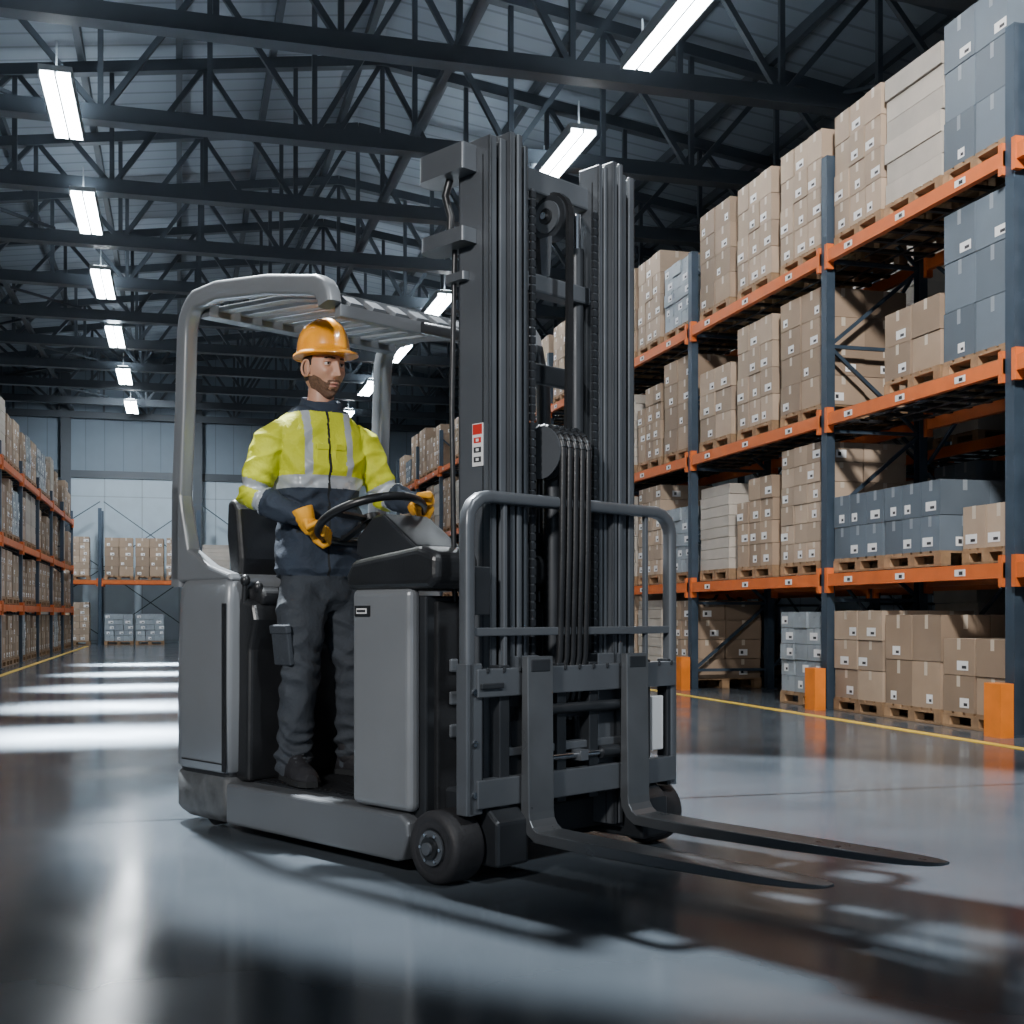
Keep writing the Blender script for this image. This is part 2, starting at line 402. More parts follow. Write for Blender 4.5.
b.box(-1.40,-1.37,-.004,.0,.27,1.0,'black'); b.box(-1.9+.16,-1.37,-.003,.0,.30,.305,'black'); b.obj('body_seams',FK)
b=MB()
poly=[(-1.375,.05),(-1.375,.225)]+[(-.2,.225)]+[(-.155,.20),(-.15,.15),(-.19,.06),(-.22,.05)]
b.prism(poly,0.0,.12,'body2'); b.prism(poly,BW-.12,BW,'body2'); b.obj('side_skirts',FK,.014,3)
b=MB(); b.box(-1.37,-.45,.1,BW-.1,.06,.232,'mastd')
for i in range(26): b.box(-1.35+i*.034,-1.335+i*.034,.13,BW-.13,.232,.238,'black')
b.obj('platform_floor',FK)
b=MB(); b.prism([(-1.45,.23),(-1.29,.23),(-1.28,.80),(-1.24,.93),(-1.26,1.0),(-1.45,1.05)],.06,BW-.06,'black'); b.obj('seat_base',FK,.02,3)
b=MB(); b.prism([(-1.42,.98),(-1.25,.99),(-1.235,1.04),(-1.27,1.07),(-1.42,1.08)],.1,.62,'black'); b.obj('seat_cushion',FK,.02,3)
b=MB(); b.prism([(-1.50,1.08),(-1.42,1.08),(-1.41,1.2),(-1.44,1.42),(-1.48,1.47),(-1.53,1.46),(-1.54,1.3)],.1,.6,'black'); b.obj('seat_backrest',FK,.035,4)
b=MB()
for (x,y,h) in((-1.34,.07,.1),(-1.30,.11,.07)):
    b.tube([(x,y,1.0),(x+.01,y,1.0+h)],.012,'black'); b.ell((x+.01,y,1.0+h),.022,.022,.026,'black')
b.obj('seat_levers',FK)
b=MB(); b.box(-.5,-.15,.01,.07,.232,1.05,'body'); o=b.obj('console_side_panel',FK,.028,4)
b=MB(); b.box(-.5,-.15,BW-.07,BW-.01,.232,1.05,'body'); b.obj('console_side_panel_far',FK,.028,4)
b=MB(); b.box(-.46,-.12,.06,BW-.06,.06,1.02,'mastd'); b.box(-.14,-.1,.1,BW-.1,.2,1.0,'black')
for z in(.5,.62,.74): b.box(-.1,-.085,.15,.19,z,z+.05,'mast')
b.obj('console_core',FK,.01)
b=MB(); b.prism([(-.52,1.045),(-.53,1.10),(-.49,1.16),(-.1,1.20),(.0,1.17),(.0,1.07),(-.04,1.045)],.0,.85,'black'); b.obj('dashboard_top',FK,.03,4)
b=MB(); b.box(-.47,-.38,.004,.012,.945,.985,'black'); b.box(-.455,-.395,.001,.005,.955,.975,'white'); b.box(-.45,-.40,-.001,.001,.960,.970,'ink'); b.obj('name_plate',FK)
b=MB(); b.prism([(-.77,1.20),(-.76,1.27),(-.66,1.345),(-.60,1.35),(-.36,1.19),(-.36,1.10),(-.55,1.10)],.24,.50,'mastd')
b.prism([(-.72,1.309),(-.665,1.352),(-.605,1.357),(-.40,1.222),(-.41,1.21),(-.60,1.34),(-.66,1.335)],.255,.485,'mastd'); b.obj('steering_console',FK,.02,3)
WC=Vector((-.815,.355,1.35)); tilt=R(22)
wx=Vector((math.cos(tilt),0,math.sin(tilt))); wy=Vector((0,1,0)); wn=wx.cross(wy)
RW=.225
rim=lambda t,rr=RW: WC+wx*(rr*math.cos(t))+wy*(rr*math.sin(t))
b=MB(); b.tube([rim(2*math.pi*i/48) for i in range(48)],.0175,'black',12,True,up=wn)
for t in(80,180,280):
    b.sweep([WC,rim(R(t))],[(-.018,-.006),(.018,-.006),(.018,.006),(-.018,.006)],'black',False,up=wn)
b.cyl(WC,wn,.045,.03,'black'); b.cyl(WC+wn*.017,wn,.03,.008,'mast'); b.cyl(WC-wn*.07,wn,.028,.14,'black')
b.obj('steering_wheel',FK)
b=MB()
def rsec(w,h,c=.012,n=3):
    P=[]
    for cx,cy,s in((w/2-c,h/2-c,0),(-w/2+c,h/2-c,90),(-w/2+c,-h/2+c,180),(w/2-c,-h/2+c,270)):
        for i in range(n+1): t=R(s+90*i/n); P.append((cx+c*math.cos(t),cy+c*math.sin(t)))
    return P
def guardpath(y):
    P=[(-1.835,y,1.08),(-1.83,y,1.5),(-1.80,y,1.9),(-1.785,y,2.2)]
    P+=[(-1.64+.143*math.cos(R(t)),y,2.225+.155*math.sin(R(t))) for t in range(170,90,-16)]
    P+=[(-1.5,y,2.38),(-1.1,y,2.33),(-.8,y,2.27)]
    P+=[(-.78+.09*math.sin(R(t)),y,2.175+.09*math.cos(R(t))) for t in(15,40,65,90)]
    return P
for y in(.05,BW-.05): b.sweep(guardpath(y),rsec(.085,.07,.016),'body',True)
b.obj('overhead_guard_side_rails',FK)
b=MB()
for y in (.05,BW-.05):
    b.prism([(-1.87,1.1),(-1.36,1.1),(-1.38,1.13),(-1.55,1.17),(-1.72,1.25),(-1.77,1.42),(-1.80,1.55),(-1.86,1.55)],y-.035,y+.035,'body')
b.obj('guard_pillar_base',FK,.015,3)
b=MB()
b.box(-1.72,-1.64,.08,BW-.08,2.30,2.355,'body2'); b.box(-.80,-.72,.08,BW-.08,2.19,2.24,'body2')
n=9
for i in range(n):
    y=.16+(BW-.32)*i/(n-1)
    b.sweep([(-1.66,y,2.342),(-1.1,y,2.297),(-.74,y,2.232),(-.66,y,2.18)],[(-.012,-.032),(.012,-.032),(.012,.032),(-.012,.032)],'body',False)
b.box(-.70,-.66,.08,BW-.08,2.13,2.18,'body')
b.obj('overhead_guard_slats',FK,.004)
b=MB()
for y in(.52,.86): b.sweep([(-.68,y,2.16),(-.34,y,2.06),(-.3,y,1.9),(-.28,y,1.0)],rsec(.05,.05,.012),'mastd',True)
b.obj('guard_front_posts',FK)
b=MB()
for y0,y1 in((.14,.3),(BW-.3,BW-.14)):
    b.prism([(-.3,.06),(-.3,.32),(.05,.32),(.17,.22),(.17,.06)],y0,y1,'mastd')
b.box(-.3,-.12,.1,BW-.1,.05,.3,'mastd'); b.obj('straddle_legs',FK,.012)
def wheel(name,y0,y1,out):
    b=MB(); r=.13; c=r+.002; w=y1-y0
    ringp=[(0,.0),(0,.07),(.012,.075),(.012,.088),(.0,.092),(-.006,r-.02),(.006,r-.004),(.018,r),(w-.018,r),(w-.006,r-.004),(w,r-.02),(w,.0)]
    N=40; yo=(y0 if out<0 else y1); sg=1 if out<0 else -1
    rings=[[Vector((max(rr,.001)*math.cos(2*math.pi*i/N),yo+sg*q,c+max(rr,.001)*math.sin(2*math.pi*i/N))) for i in range(N)] for q,rr in ringp]
    b.loft(rings[:5],'mastd',False,False); b.loft(rings[4:],'rubber',True)
    yy=yo-sg*.001
    for rr,h,m in((.062,.012,'mast'),(.04,.024,'black'),(.022,.036,'mast')): b.cyl((0,yy-sg*h/2+sg*.006,c),(0,1,0),rr,h,m)
    for i in range(6):
        t=math.pi/3*i; b.cyl((.051*math.cos(t),yy-sg*.008,c+.051*math.sin(t)),(0,1,0),.006,.01,'chrome',8)
    return b.obj(name,FK)
wheel('load_wheel_near',-.015,.125,-1); wheel('load_wheel_far',BW-.125,BW+.015,1)
b=MB()
b.cyl((-1.62,.62,.122),(0,1,0),.12,.14,'rubber'); 
for y in(.12,BW-.12): b.cyl((-1.62,y,.07),(0,1,0),.068,.05,'rubber')
b.obj('rear_wheels',FK)
# mast
b=MB()
def rail(y0,y1,a0,a1,z0,z1,m='mast'):
    w=y1-y0; t=.014
    b.box(a0,a1,y0,y0+t,z0,z1,m); b.box(a0,a1,y1-t,y1,z0,z1,m)
    b.box(a1-.045,a1-.03,y0,y1,z0,z1-.06,'mastd'); b.box(a0,a0+.014,y0,y1,z0,z1-.04,m)
    b.box(a1-.014,a1,y0,y0+w*.40,z0,z1,m); b.box(a1-.014,a1,y1-w*.40,y1,z0,z1,m)
for base,sg in((.2,1),(1.01,-1)):
    for off,wd,a0,a1,z0,z1 in((0,.085,-.10,.07,.1,2.68),(.088,.062,-.07,.085,.12,2.71),(.153,.052,-.05,.06,.25,2.69)):
        y0=base+sg*off; y1=base+sg*(off+wd)
        rail(min(y0,y1),max(y0,y1),a0,a1,z0,z1+(.04 if sg<0 else 0))
b.obj('mast_rails',FK,.004,2)
b=MB()
b.box(-.08,.0,.3,.92,2.56,2.65,'mast'); b.box(-.07,.01,.4,.82,2.18,2.25,'mast'); b.box(-.09,-.05,.27,.94,1.15,1.27,'mastd'); b.box(-.09,-.03,.27,.94,.4,.52,'mastd')
b.box(-.09,-.02,.2,1.01,.1,.22,'mastd'); b.box(-.09,-.06,.27,.94,1.85,1.93,'mastd')
b.obj('mast_crossmembers',FK,.008)
b=MB()
for y in(.46,.77): b.cyl((-.03,y,1.35),(0,0,1),.03,2.1,'mastd'); b.cyl((-.03,y,2.40),(0,0,1),.018,.28,'chrome')
b.cyl((0.0,.605,1.0),(0,0,1),.04,1.1,'mastd')
b.obj('lift_cylinders',FK)
b=MB()
b.cyl((.0,.6,2.48),(0,1,0),.085,.05,'mastd'); b.cyl((.0,.572,2.48),(0,1,0),.062,.012,'mast'); b.cyl((.0,.566,2.48),(0,1,0),.03,.02,'black'); b.cyl((.0,.56,2.48),(0,1,0),.014,.03,'chrome')
b.prism([(-.03,2.40),(.03,2.40),(.02,2.25),(-.02,2.25)],.56,.565,'mast')
b.sweep([(-.08,.6,2.28)]+[(.09*math.cos(R(t)),.6,2.48+.09*math.sin(R(t))) for t in range(180,-1,-20)]+[(.088,.6,2.1),(.080,.6,1.66)],[(-.008,-.014),(.008,-.014),(.008,.014),(-.008,.014)],'black',False)
b.obj('chain_pulley',FK)
b=MB()
for i in range(6):
    y=.505+i*.035
    b.cyl((.03,y,1.565),(0,1,0),.100,.005,'mast')
    P=[(-.065,y+.0175,1.0)]+[(.03+.097*math.cos(R(t)),y+.0175,1.565+.097*math.sin(R(t))) for t in range(180,-1,-12)]+[(.122,y+.0175,1.2),(.11,y+.0175,.80),(.06,y+.0175,.55)]
    if i<5: b.tube(P,.0135,'black',10)
for k in range(11):
    for i in range(5):
        t=R(160-k*15); c=Vector((.03+.097*math.cos(t),.5225+i*.035,1.565+.097*math.sin(t)))
        b.cyl(c,(-math.sin(t),0,math.cos(t)),.0165,.008,'mastd',10)
b.obj('hose_bundle',FK)
b=MB()
for y in(.435,.785):
    for i in range(60): 
        z=.62+i*.032; b.box(.045,.06,y-.011,y+.011,z,z+.025,'mastd'); b.box(.048,.057,y-.006,y+.006,z+.02,z+.036,'mast')
b.obj('lift_chains',FK)
b=MB()
def bracket(a0,a1,b0,b1,z0,z1,m):
    P=rrect(a0,a1,b0,b1,z0,min(.055,(b1-b0)*.48),.01); Q=[Vector((p.x,p.y,z1)) for p in P]; b.loft([P,Q],m,True)
bracket(-.27,.0,.13,.25,2.56,2.655,'mast'); bracket(-.26,.0,.13,.25,2.30,2.352,'mast'); bracket(-.16,-.04,.17,.24,2.175,2.205,'mast')
b.obj('mast_brackets',FK,.012,3)
b=MB(); b.tube([(-.13,.185,2.56),(-.15,.18,2.5),(-.12,.18,2.42),(-.13,.185,2.35)],.014,'black'); b.tube([(-.12,.2,2.3),(-.125,.19,1.7),(-.12,.2,1.0)],.010,'black'); b.obj('mast_cables',FK)
b=MB(); b.box(-.02,.035,.196,.1995,1.49,1.645,'white'); b.box(-.017,.032,.195,.1965,1.605,1.642,'red'); 
for z in(1.50,1.535,1.57): 
    b.box(-.012,.027,.195,.1965,z+.004,z+.024,'red' if z==1.57 else 'ink'); b.box(.0,.015,.1945,.1955,z+.009,z+.019,'white')
b.obj('warning_sticker',FK)
b=MB()
F0,F1=.085,.135
b.box(F0,F1,.08,1.2,.66,.76,'mast'); b.box(F0,F1,.08,1.2,.27,.37,'mast')
for y0,y1 in((.08,.12),(.2,.25),(.5,.55),(.68,.73),(1.0,1.05),(1.16,1.2)): b.box(F0-.02,F1-.015,y0,y1,.25,.77,'mastd')
b.box(F0-.03,F0,.25,1.0,.56,.62,'mastd'); b.box(F0-.03,F0+.02,.25,1.0,.44,.47,'mast')
b.box(F1,F1+.01,.09,.2,.69,.71,'mastd'); b.box(F0-.06,F0,.3,.44,.3,.8,'mast'); b.box(F0-.06,F0,.77,.91,.3,.8,'mast')
for i in range(14): b.box(F1-.002,F1+.006,.12+i*.08,.132+i*.08,.745,.765,'mastd')
b.box(F0+.01,F0+.03,1.07,1.14,.40,.62,'white')
b.obj('fork_carriage',FK,.006)
b=MB(); b.cyl((.12,.62,.60),(0,1,0),.02,.5,'mastd'); b.cyl((.12,.66,.60),(0,1,0),.011,.62,'chrome',12); b.cyl((.12,.7,.42),(0,1,0),.012,.5,'chrome',12); b.cyl((.12,.82,.42),(0,1,0),.024,.16,'mastd')
b.box(.1,.15,.6,.64,.4,.44,'mast'); b.obj('side_shift_cylinder',FK)
b=MB()
P=[(.10,.06,.25),(.10,.06,1.26)]+[(.10,.16-.10*math.cos(R(t)),1.28+.09*math.sin(R(t))) for t in(15,40,65,90)]
P+=[(.10,1.10+.10*math.sin(R(t)),1.28+.09*math.cos(R(t))) for t in(0,25,50,75,90)]+[(.10,1.2,1.2),(.10,1.2,.25)]
b.sweep(P,rsec(.045,.05,.014),'mast',True,up=Vector((1,0,0)))
b.box(.085,.115,.06,1.2,.875,.905,'mast')
for y in(.24,1.04): b.box(.09,.11,y-.009,y+.009,.75,1.36,'mast')
b.box(.07,.125,.035,.11,.25,.78,'mast')
b.box(.08,.118,.075,.155,.95,1.12,'mastd')
for z in(.32,.5,.68): b.cyl((.128,.072,z),(1,0,0),.012,.008,'chrome',10)
b.obj('load_backrest',FK,.004)
def fork(name,yc,L):
    b=MB(); hw=.066
    path=[(.162,.80,.03,hw),(.162,.5,.035,hw),(.162,.24,.042,hw)]
    rings=[]
    for a,z,t,w in path: rings.append([Vector((a-t/2,yc-w,z)),Vector((a+t/2,yc-w,z)),Vector((a+t/2,yc+w,z)),Vector((a-t/2,yc+w,z))])
    for tt in(20,45,70):
        c=Vector((.245,0,.235)); ro=.104; ri=.062
        s,cn=math.sin(R(tt)),math.cos(R(tt))
        o_=Vector((c.x-ro*cn,0,c.z-ro*s)); i_=Vector((c.x-ri*cn,0,c.z-ri*s))
        rings.append([Vector((o_.x,yc-hw,o_.z)),Vector((i_.x,yc-hw,i_.z)),Vector((i_.x,yc+hw,i_.z)),Vector((o_.x,yc+hw,o_.z))])
    for f,th,w in((.2,.042,hw),(.5,.036,hw),(.8,.026,hw*.97),(.9,.020,hw*.86),(.96,.015,hw*.66),(.99,.011,hw*.42),(1.,.008,hw*.25)):
        x=.25+(L-.25)*f; zt=.172-.012*f
        rings.append([Vector((x,yc-w,zt-th)),Vector((x,yc-w,zt)),Vector((x,yc+w,zt)),Vector((x,yc+w,zt-th))])
    b.loft(rings,'forkm',False)
    b.box(.135,.18,yc-.05,yc+.05,.745,.79,'mastd')
    return b.obj(name,FK,.005)
fork('fork_near',.35,1.36); fork('fork_far',.90,1.45)

# ------------------------------------------------------------------ operator
OP=empty('forklift_operator',(W0.x,W0.y,0),HD)
V=Vector
def caps(mb,pts,m='pants',n=18):
    P=[V(p) for p,_ in pts]; rr=[r for _,r in pts]
    t0=(P[0]-P[1]).normalized(); t1=(P[-1]-P[-2]).normalized()
    Q=[];q=[]
    for k,f in((.95,.3),(.7,.7)): Q.append(P[0]+t0*rr[0]*k); q.append(rr[0]*f)
    Q+=P;q+=rr
    for k,f in((.7,.7),(.95,.3)): Q.append(P[-1]+t1*rr[-1]*k); q.append(rr[-1]*f)
    rings=[];u=None
    for i,p in enumerate(Q):
        t=(Q[min(i+1,len(Q)-1)]-Q[max(i-1,0)]).normalized()
        if u is None: u=t.orthogonal().normalized()
        u=(u-t*u.dot(t)).normalized(); w=t.cross(u)
        rings.append([p+u*q[i]*math.cos(2*math.pi*k/n)+w*q[i]*math.sin(2*math.pi*k/n) for k in range(n)])
    mb.loft(rings,m,True)
def ering(c,rx,ry,yaw=0,n=28,tx=0):
    c=V(c);P=[]
    for i in range(n):
        t=2*math.pi*i/n; cx,sy=math.cos(t),math.sin(t)
        e=.82
        x=rx*math.copysign(abs(cx)**e,cx); y=ry*math.copysign(abs(sy)**e,sy)
        P.append(c+V((x*math.cos(yaw)-y*math.sin(yaw),x*math.sin(yaw)+y*math.cos(yaw),x*tx)))
    return P
def remesh(mb,name,voxel,smooth,parent,matfn=None,disp=None,mats=()):
    o=mb.obj(name+'_tmp')
    r=o.modifiers.new('r','REMESH'); r.mode='VOXEL'; r.voxel_size=voxel; r.use_smooth_shade=True
    s=o.modifiers.new('s','SMOOTH'); s.iterations=smooth; s.factor=.5
    dg=bpy.context.evaluated_depsgraph_get(); ev=o.evaluated_get(dg)
    me=bpy.data.meshes.new_from_object(ev); bpy.data.objects.remove(o)
    me.name=name; me.materials.clear()
    for m in mats: me.materials.append(M[m])
    if matfn:
        for p in me.polygons: p.material_index=mats.index(matfn(p.center))
    if disp:
        nn=[v.normal.copy() for v in me.vertices]
        for v,nv in zip(me.vertices,nn): v.co+=nv*disp(v.co)
    for p in me.polygons: p.use_smooth=True
    me.update(); o=bpy.data.objects.new(name,me); COL.objects.link(o); o.parent=parent; return o
TY=R(-14)
SR,ER,WR=V((-1.205,.130,1.725)),V((-1.25,.05,1.465)),V((-1.05,.155,1.36))
SL,EL,WL=V((-1.11,.525,1.725)),V((-1.04,.62,1.48)),V((-.80,.605,1.43))
b=MB()
TR=[(1.115,.138,.182,-1.18,.35),(1.15,.152,.196,-1.18,.35),(1.25,.150,.190,-1.175,.35),(1.36,.142,.178,-1.17,.345),(1.48,.146,.182,-1.165,.34),(1.60,.150,.192,-1.16,.335),(1.69,.142,.200,-1.16,.33),(1.745,.126,.204,-1.16,.33),(1.78,.112,.190,-1.16,.33),(1.805,.102,.166,-1.158,.33),(1.83,.092,.128,-1.155,.33),(1.855,.078,.092,-1.148,.33),(1.88,.066,.076,-1.14,.33)]
b.loft([ering((x,y,z),rx,ry,TY) for z,rx,ry,x,y in TR],'navy',True)
for s_,e_,w_ in((SR,ER,WR),(SL,EL,WL)):
    ins=s_.lerp(V((-1.16,.33,1.735)),.35)
    caps(b,[(ins,.062),(s_.lerp(ins,.3),.068),(s_.lerp(e_,.06),.073),(s_.lerp(e_,.35),.074),(s_.lerp(e_,.75),.068),(e_,.063),(e_.lerp(w_,.3),.062),(e_.lerp(w_,.7),.053),(w_,.043)])
HR,KR,AR=V((-1.175,.255,1.07)),V((-1.125,.215,.70)),V((-1.175,.205,.34))
HL,KL,AL=V((-1.165,.44,1.07)),V((-1.12,.49,.70)),V((-1.175,.53,.34))
b.loft([ering((-1.175,.35,z),rx,ry,R(-6)) for z,rx,ry in((.96,.10,.14),(1.02,.125,.165),(1.1,.130,.168),(1.18,.125,.165))],'navy',True)
for h,k,a in((HR,KR,AR),(HL,KL,AL)):
    caps(b,[(h,.108),(h.lerp(k,.4),.104),(h.lerp(k,.8),.088),(k,.084),(k.lerp(a,.35),.082),(k.lerp(a,.8),.074),(a,.076),(a-V((0,0,.03)),.080)])
def seg(p,a,c):
    ac=c-a; t=max(0,min(1,(p-a).dot(ac)/ac.length_squared)); return (p-(a+ac*t)).length,t
cy,sy_=math.cos(-TY),math.sin(-TY)
def armparam(p):
    best=None
    for s_,e_,w_ in((SR,ER,WR),(SL,EL,WL)):
        d1,t1=seg(p,s_,e_); d2,t2=seg(p,e_,w_)
        if d1/.074<d2/.058: c=(d1/.074,t1)
        else: c=(d2/.056,1+t2)
        if best is None or c[0]<best[0]: best=c
    dx,dy=p.x+1.16,p.y-.33
    lx=dx*cy-dy*sy_; ly=dx*sy_+dy*cy
    tr=math.sqrt((lx/.14)**2+(ly/.19)**2)
    arm=best[0]<1.35 and (best[0]<tr*1.02 or best[1]>.9) and p.z>1.25 and (abs(ly)>.17 or best[1]>.5)
    return arm,best[1],lx,ly
def zone(p):
    arm,s,lx,ly=armparam(p)
    if arm:
        if s<.80: return 'yel'
        if s<.93: return 'refl'
        if s<1.13: return 'yel'
        if s<1.32: return 'refl'
        return 'navy'
    if p.z<1.12: return 'pants'
    if p.z>1.825: return 'navy'
    if lx>0 and abs(ly)<.0055: return 'stitch'
    if p.z>1.55:
        if .075<abs(ly)<.108: return 'refl'
        return 'yel'
    if p.z>1.495: return 'refl'
    if lx>0 and abs(p.z-1.30-.25*(abs(ly)-.1))<.004 and .055<abs(ly)<.13: return 'stitch'
    return 'navy'
def ridge(q,p=1.): return max(0,1-abs(noise.noise(q))*p)
def folds(c):
    arm,s,lx,ly=armparam(c)
    d=noise.noise(V((c.x*8,c.y*8,c.z*5)))*.007
    if arm:
        el=math.exp(-((s-1.02)/.33)**2)
        wv=noise.noise(V((c.x*6,c.y*6,c.z*6)))*1.6
        d+=el*.0075*math.sin(s*34+wv*3)
        d+=.011*(ridge(V((c.x*9+2,c.y*9,c.z*15)),3.2)-.4)
        if s>1.85: d-=.003
    elif c.z<1.12:
        kn=math.exp(-((c.z-.72)/.13)**2); an=math.exp(-((c.z-.37)/.09)**2); cr=math.exp(-((c.z-1.0)/.08)**2)
        wv=noise.noise(V((c.x*7,c.y*7+9,c.z*5)))
        d+=(kn*.006+an*.010)*math.sin(c.z*85+wv*7+c.x*22)
        d+=cr*.005*math.sin(c.z*60+c.y*40+wv*5)
        d+=.012*(ridge(V((c.x*7+5,c.y*7,c.z*8)),3.0)-.4)
        if c.z<.33: d-=.004
    else:
        d+=.014*(ridge(V((c.x*6+c.z*5,c.y*6-c.z*3,c.z*6)),3.2)-.4)
        d+=.007*math.sin(c.z*70+noise.noise(V((c.x*6,c.y*6,c.z*4)))*9)*math.exp(-((c.z-1.42)/.12)**2)
        if c.z<1.155: d+=.004
    d+=noise.noise(V((c.x*30,c.y*30,c.z*24)))*.0018
    return d
remesh(b,'clothed_body',.0055,13,OP,zone,folds,['navy','yel','refl','pants','stitch'])
b=MB()
rg=[]
for z,rx,ry,x in((1.81,.092,.112,-1.15),(1.855,.079,.092,-1.137),(1.885,.078,.088,-1.13),(1.885,.067,.077,-1.13),(1.845,.060,.070,-1.135)):
    rg.append(ering((x,.33,z),rx,ry,TY,36,tx=-.30))
b.loft(rg,'navy',True,False)
b.obj('jacket_collar',OP)
def onfront(ly,z,off=0):
    return V((-1.165,.338,z))+V((math.cos(TY),math.sin(TY),0))*(.150+off-abs(ly)**2*1.6)+V((-math.sin(TY),math.cos(TY),0))*ly
b=MB()
for l0,l1 in((.014,.068),(-.068,-.014)):
    for z0,z1,o1 in((1.595,1.675,.006),(1.655,1.682,.011)):
        vs=[onfront(l,z,o) for o in(-.01,o1) for z in(z0,z1) for l in(l0,l1)]
        b.add(vs,[(0,2,3,1),(4,5,7,6),(0,1,5,4),(2,6,7,3),(0,4,6,2),(1,3,7,5)],'yel')
b.obj('chest_pockets',OP,.004)
b=MB()
mt=Matrix.Translation((-1.14,.125,.82))@Matrix.Rotation(R(7),4,'X')
b.box(-.06,.06,-.004,.02,-.085,.085,'pants',mt); b.box(-.064,.064,-.009,.02,.05,.088,'pants',mt); b.obj('cargo_pocket',OP,.006,3)
for nm,a,yw in(('boot_right',AR,-18),('boot_left',AL,8)):
    b=MB()
    st=[(-.085,.030,.05),(-.07,.040,.10),(-.02,.042,.115),(.03,.042,.10),(.08,.045,.075),(.13,.047,.062),(.175,.040,.05),(.20,.022,.032)]
    rings=[]
    for x,w,h in st:
        rings.append([V((x,w*math.cos(R(t)),max(.018,.018+h*math.sin(R(t)))) ) if 0<=t<=180 else V((x,w*math.cos(R(t)),.018+.004*math.sin(R(t)))) for t in range(0,360,20)])
    b.loft(rings,'boot',True)
    sole=[[V((x,w*1.08,0)),V((x,w*1.08,.022)),V((x,-w*1.08,.022)),V((x,-w*1.08,0))] for x,w in[(-.09,.03)]+[(s[0],s[1]) for s in st[1:-1]]+[(.207,.02)]]
    b.loft(sole,'stitch',False)
    caps(b,[(V((-.03,0,.07)),.048),(V((-.03,0,.16)),.05)],'boot')
    for i in range(4): bar(b,(.015+i*.02,-.022,.125-i*.013),(.015+i*.02,.022,.125-i*.013),.006,'mast',up=Vector((0,0,1)))
    o=b.obj(nm,OP); o.location=(a.x+.04,a.y-.01,.2385); o.rotation_euler[2]=R(yw); o.scale=(1.15,1.15,1.05)
def hand(name,W,th,side):
    b=MB(); Q=rim(th); r=(Q-WC).normalized(); n=wn; t=n.cross(r).normalized()
    t=t*side; G=1.14
    lens=[.93,1.0,.97,.82]; offs=[.036*G,.012*G,-.012*G,-.035*G]
    kn=[]
    for L,o in zip(lens,offs):
        k=Q+t*o+r*.034+n*.030
        k+=r*(.004 if abs(o)<.02 else 0); kn.append(k)
        P=[(W.lerp(k,.35)+t*o*.2,.021),(k,.0165),(Q+t*o*1.05+n*.038-r*.008*L,.0135),(Q+t*o*1.08-r*.038*L+n*.010,.0122),(Q+t*o*1.05-r*.024*L-n*.024*L,.0112)]
        caps(b,P,'glove',12)
    pc=(kn[0]+kn[1]+kn[2]+kn[3])/4
    caps(b,[(W,.036),(W.lerp(pc,.4),.039),(W.lerp(pc,.75)-n*.004,.032)],'glove')
    tb=W.lerp(pc,.35)+t*.028
    caps(b,[(tb,.021),(Q+t*.062+r*.030+n*.004,.0170),(Q+t*.070+r*.006-n*.026,.0148),(Q+t*.056-r*.018-n*.026,.0125)],'glove',12)
    o=remesh(b,name,.0026,2,OP,lambda p:'glove',None,['glove'])
    c=MB(); ax=(W-pc).normalized()
    u=ax.orthogonal().normalized(); w=ax.cross(u)
    rg=[[W+ax*s+u*q*math.cos(2*math.pi*i/20)+w*q*math.sin(2*math.pi*i/20) for i in range(20)] for s,q in((-.015,.038),(.0,.043),(.035,.048),(.04,.046),(.035,.040))]
    c.loft(rg,'glove',True,False); c.obj(name+'_cuff',OP)
hand('glove_right',WR+V((.03,.01,-.0)),R(222),-1)
hand('glove_left',WL+V((.015,-.005,-.005)),R(48),1)
HC=V((-1.118,.33,2.02)); HY=R(0)
def g(v,c,s): return math.exp(-((v-c)/s)**2)
def sst(a,b_,x):
    t=max(0,min(1,(x-a)/(b_-a))); return t*t*(3-2*t)
b=MB(); NU,NV=220,170; rings=[]
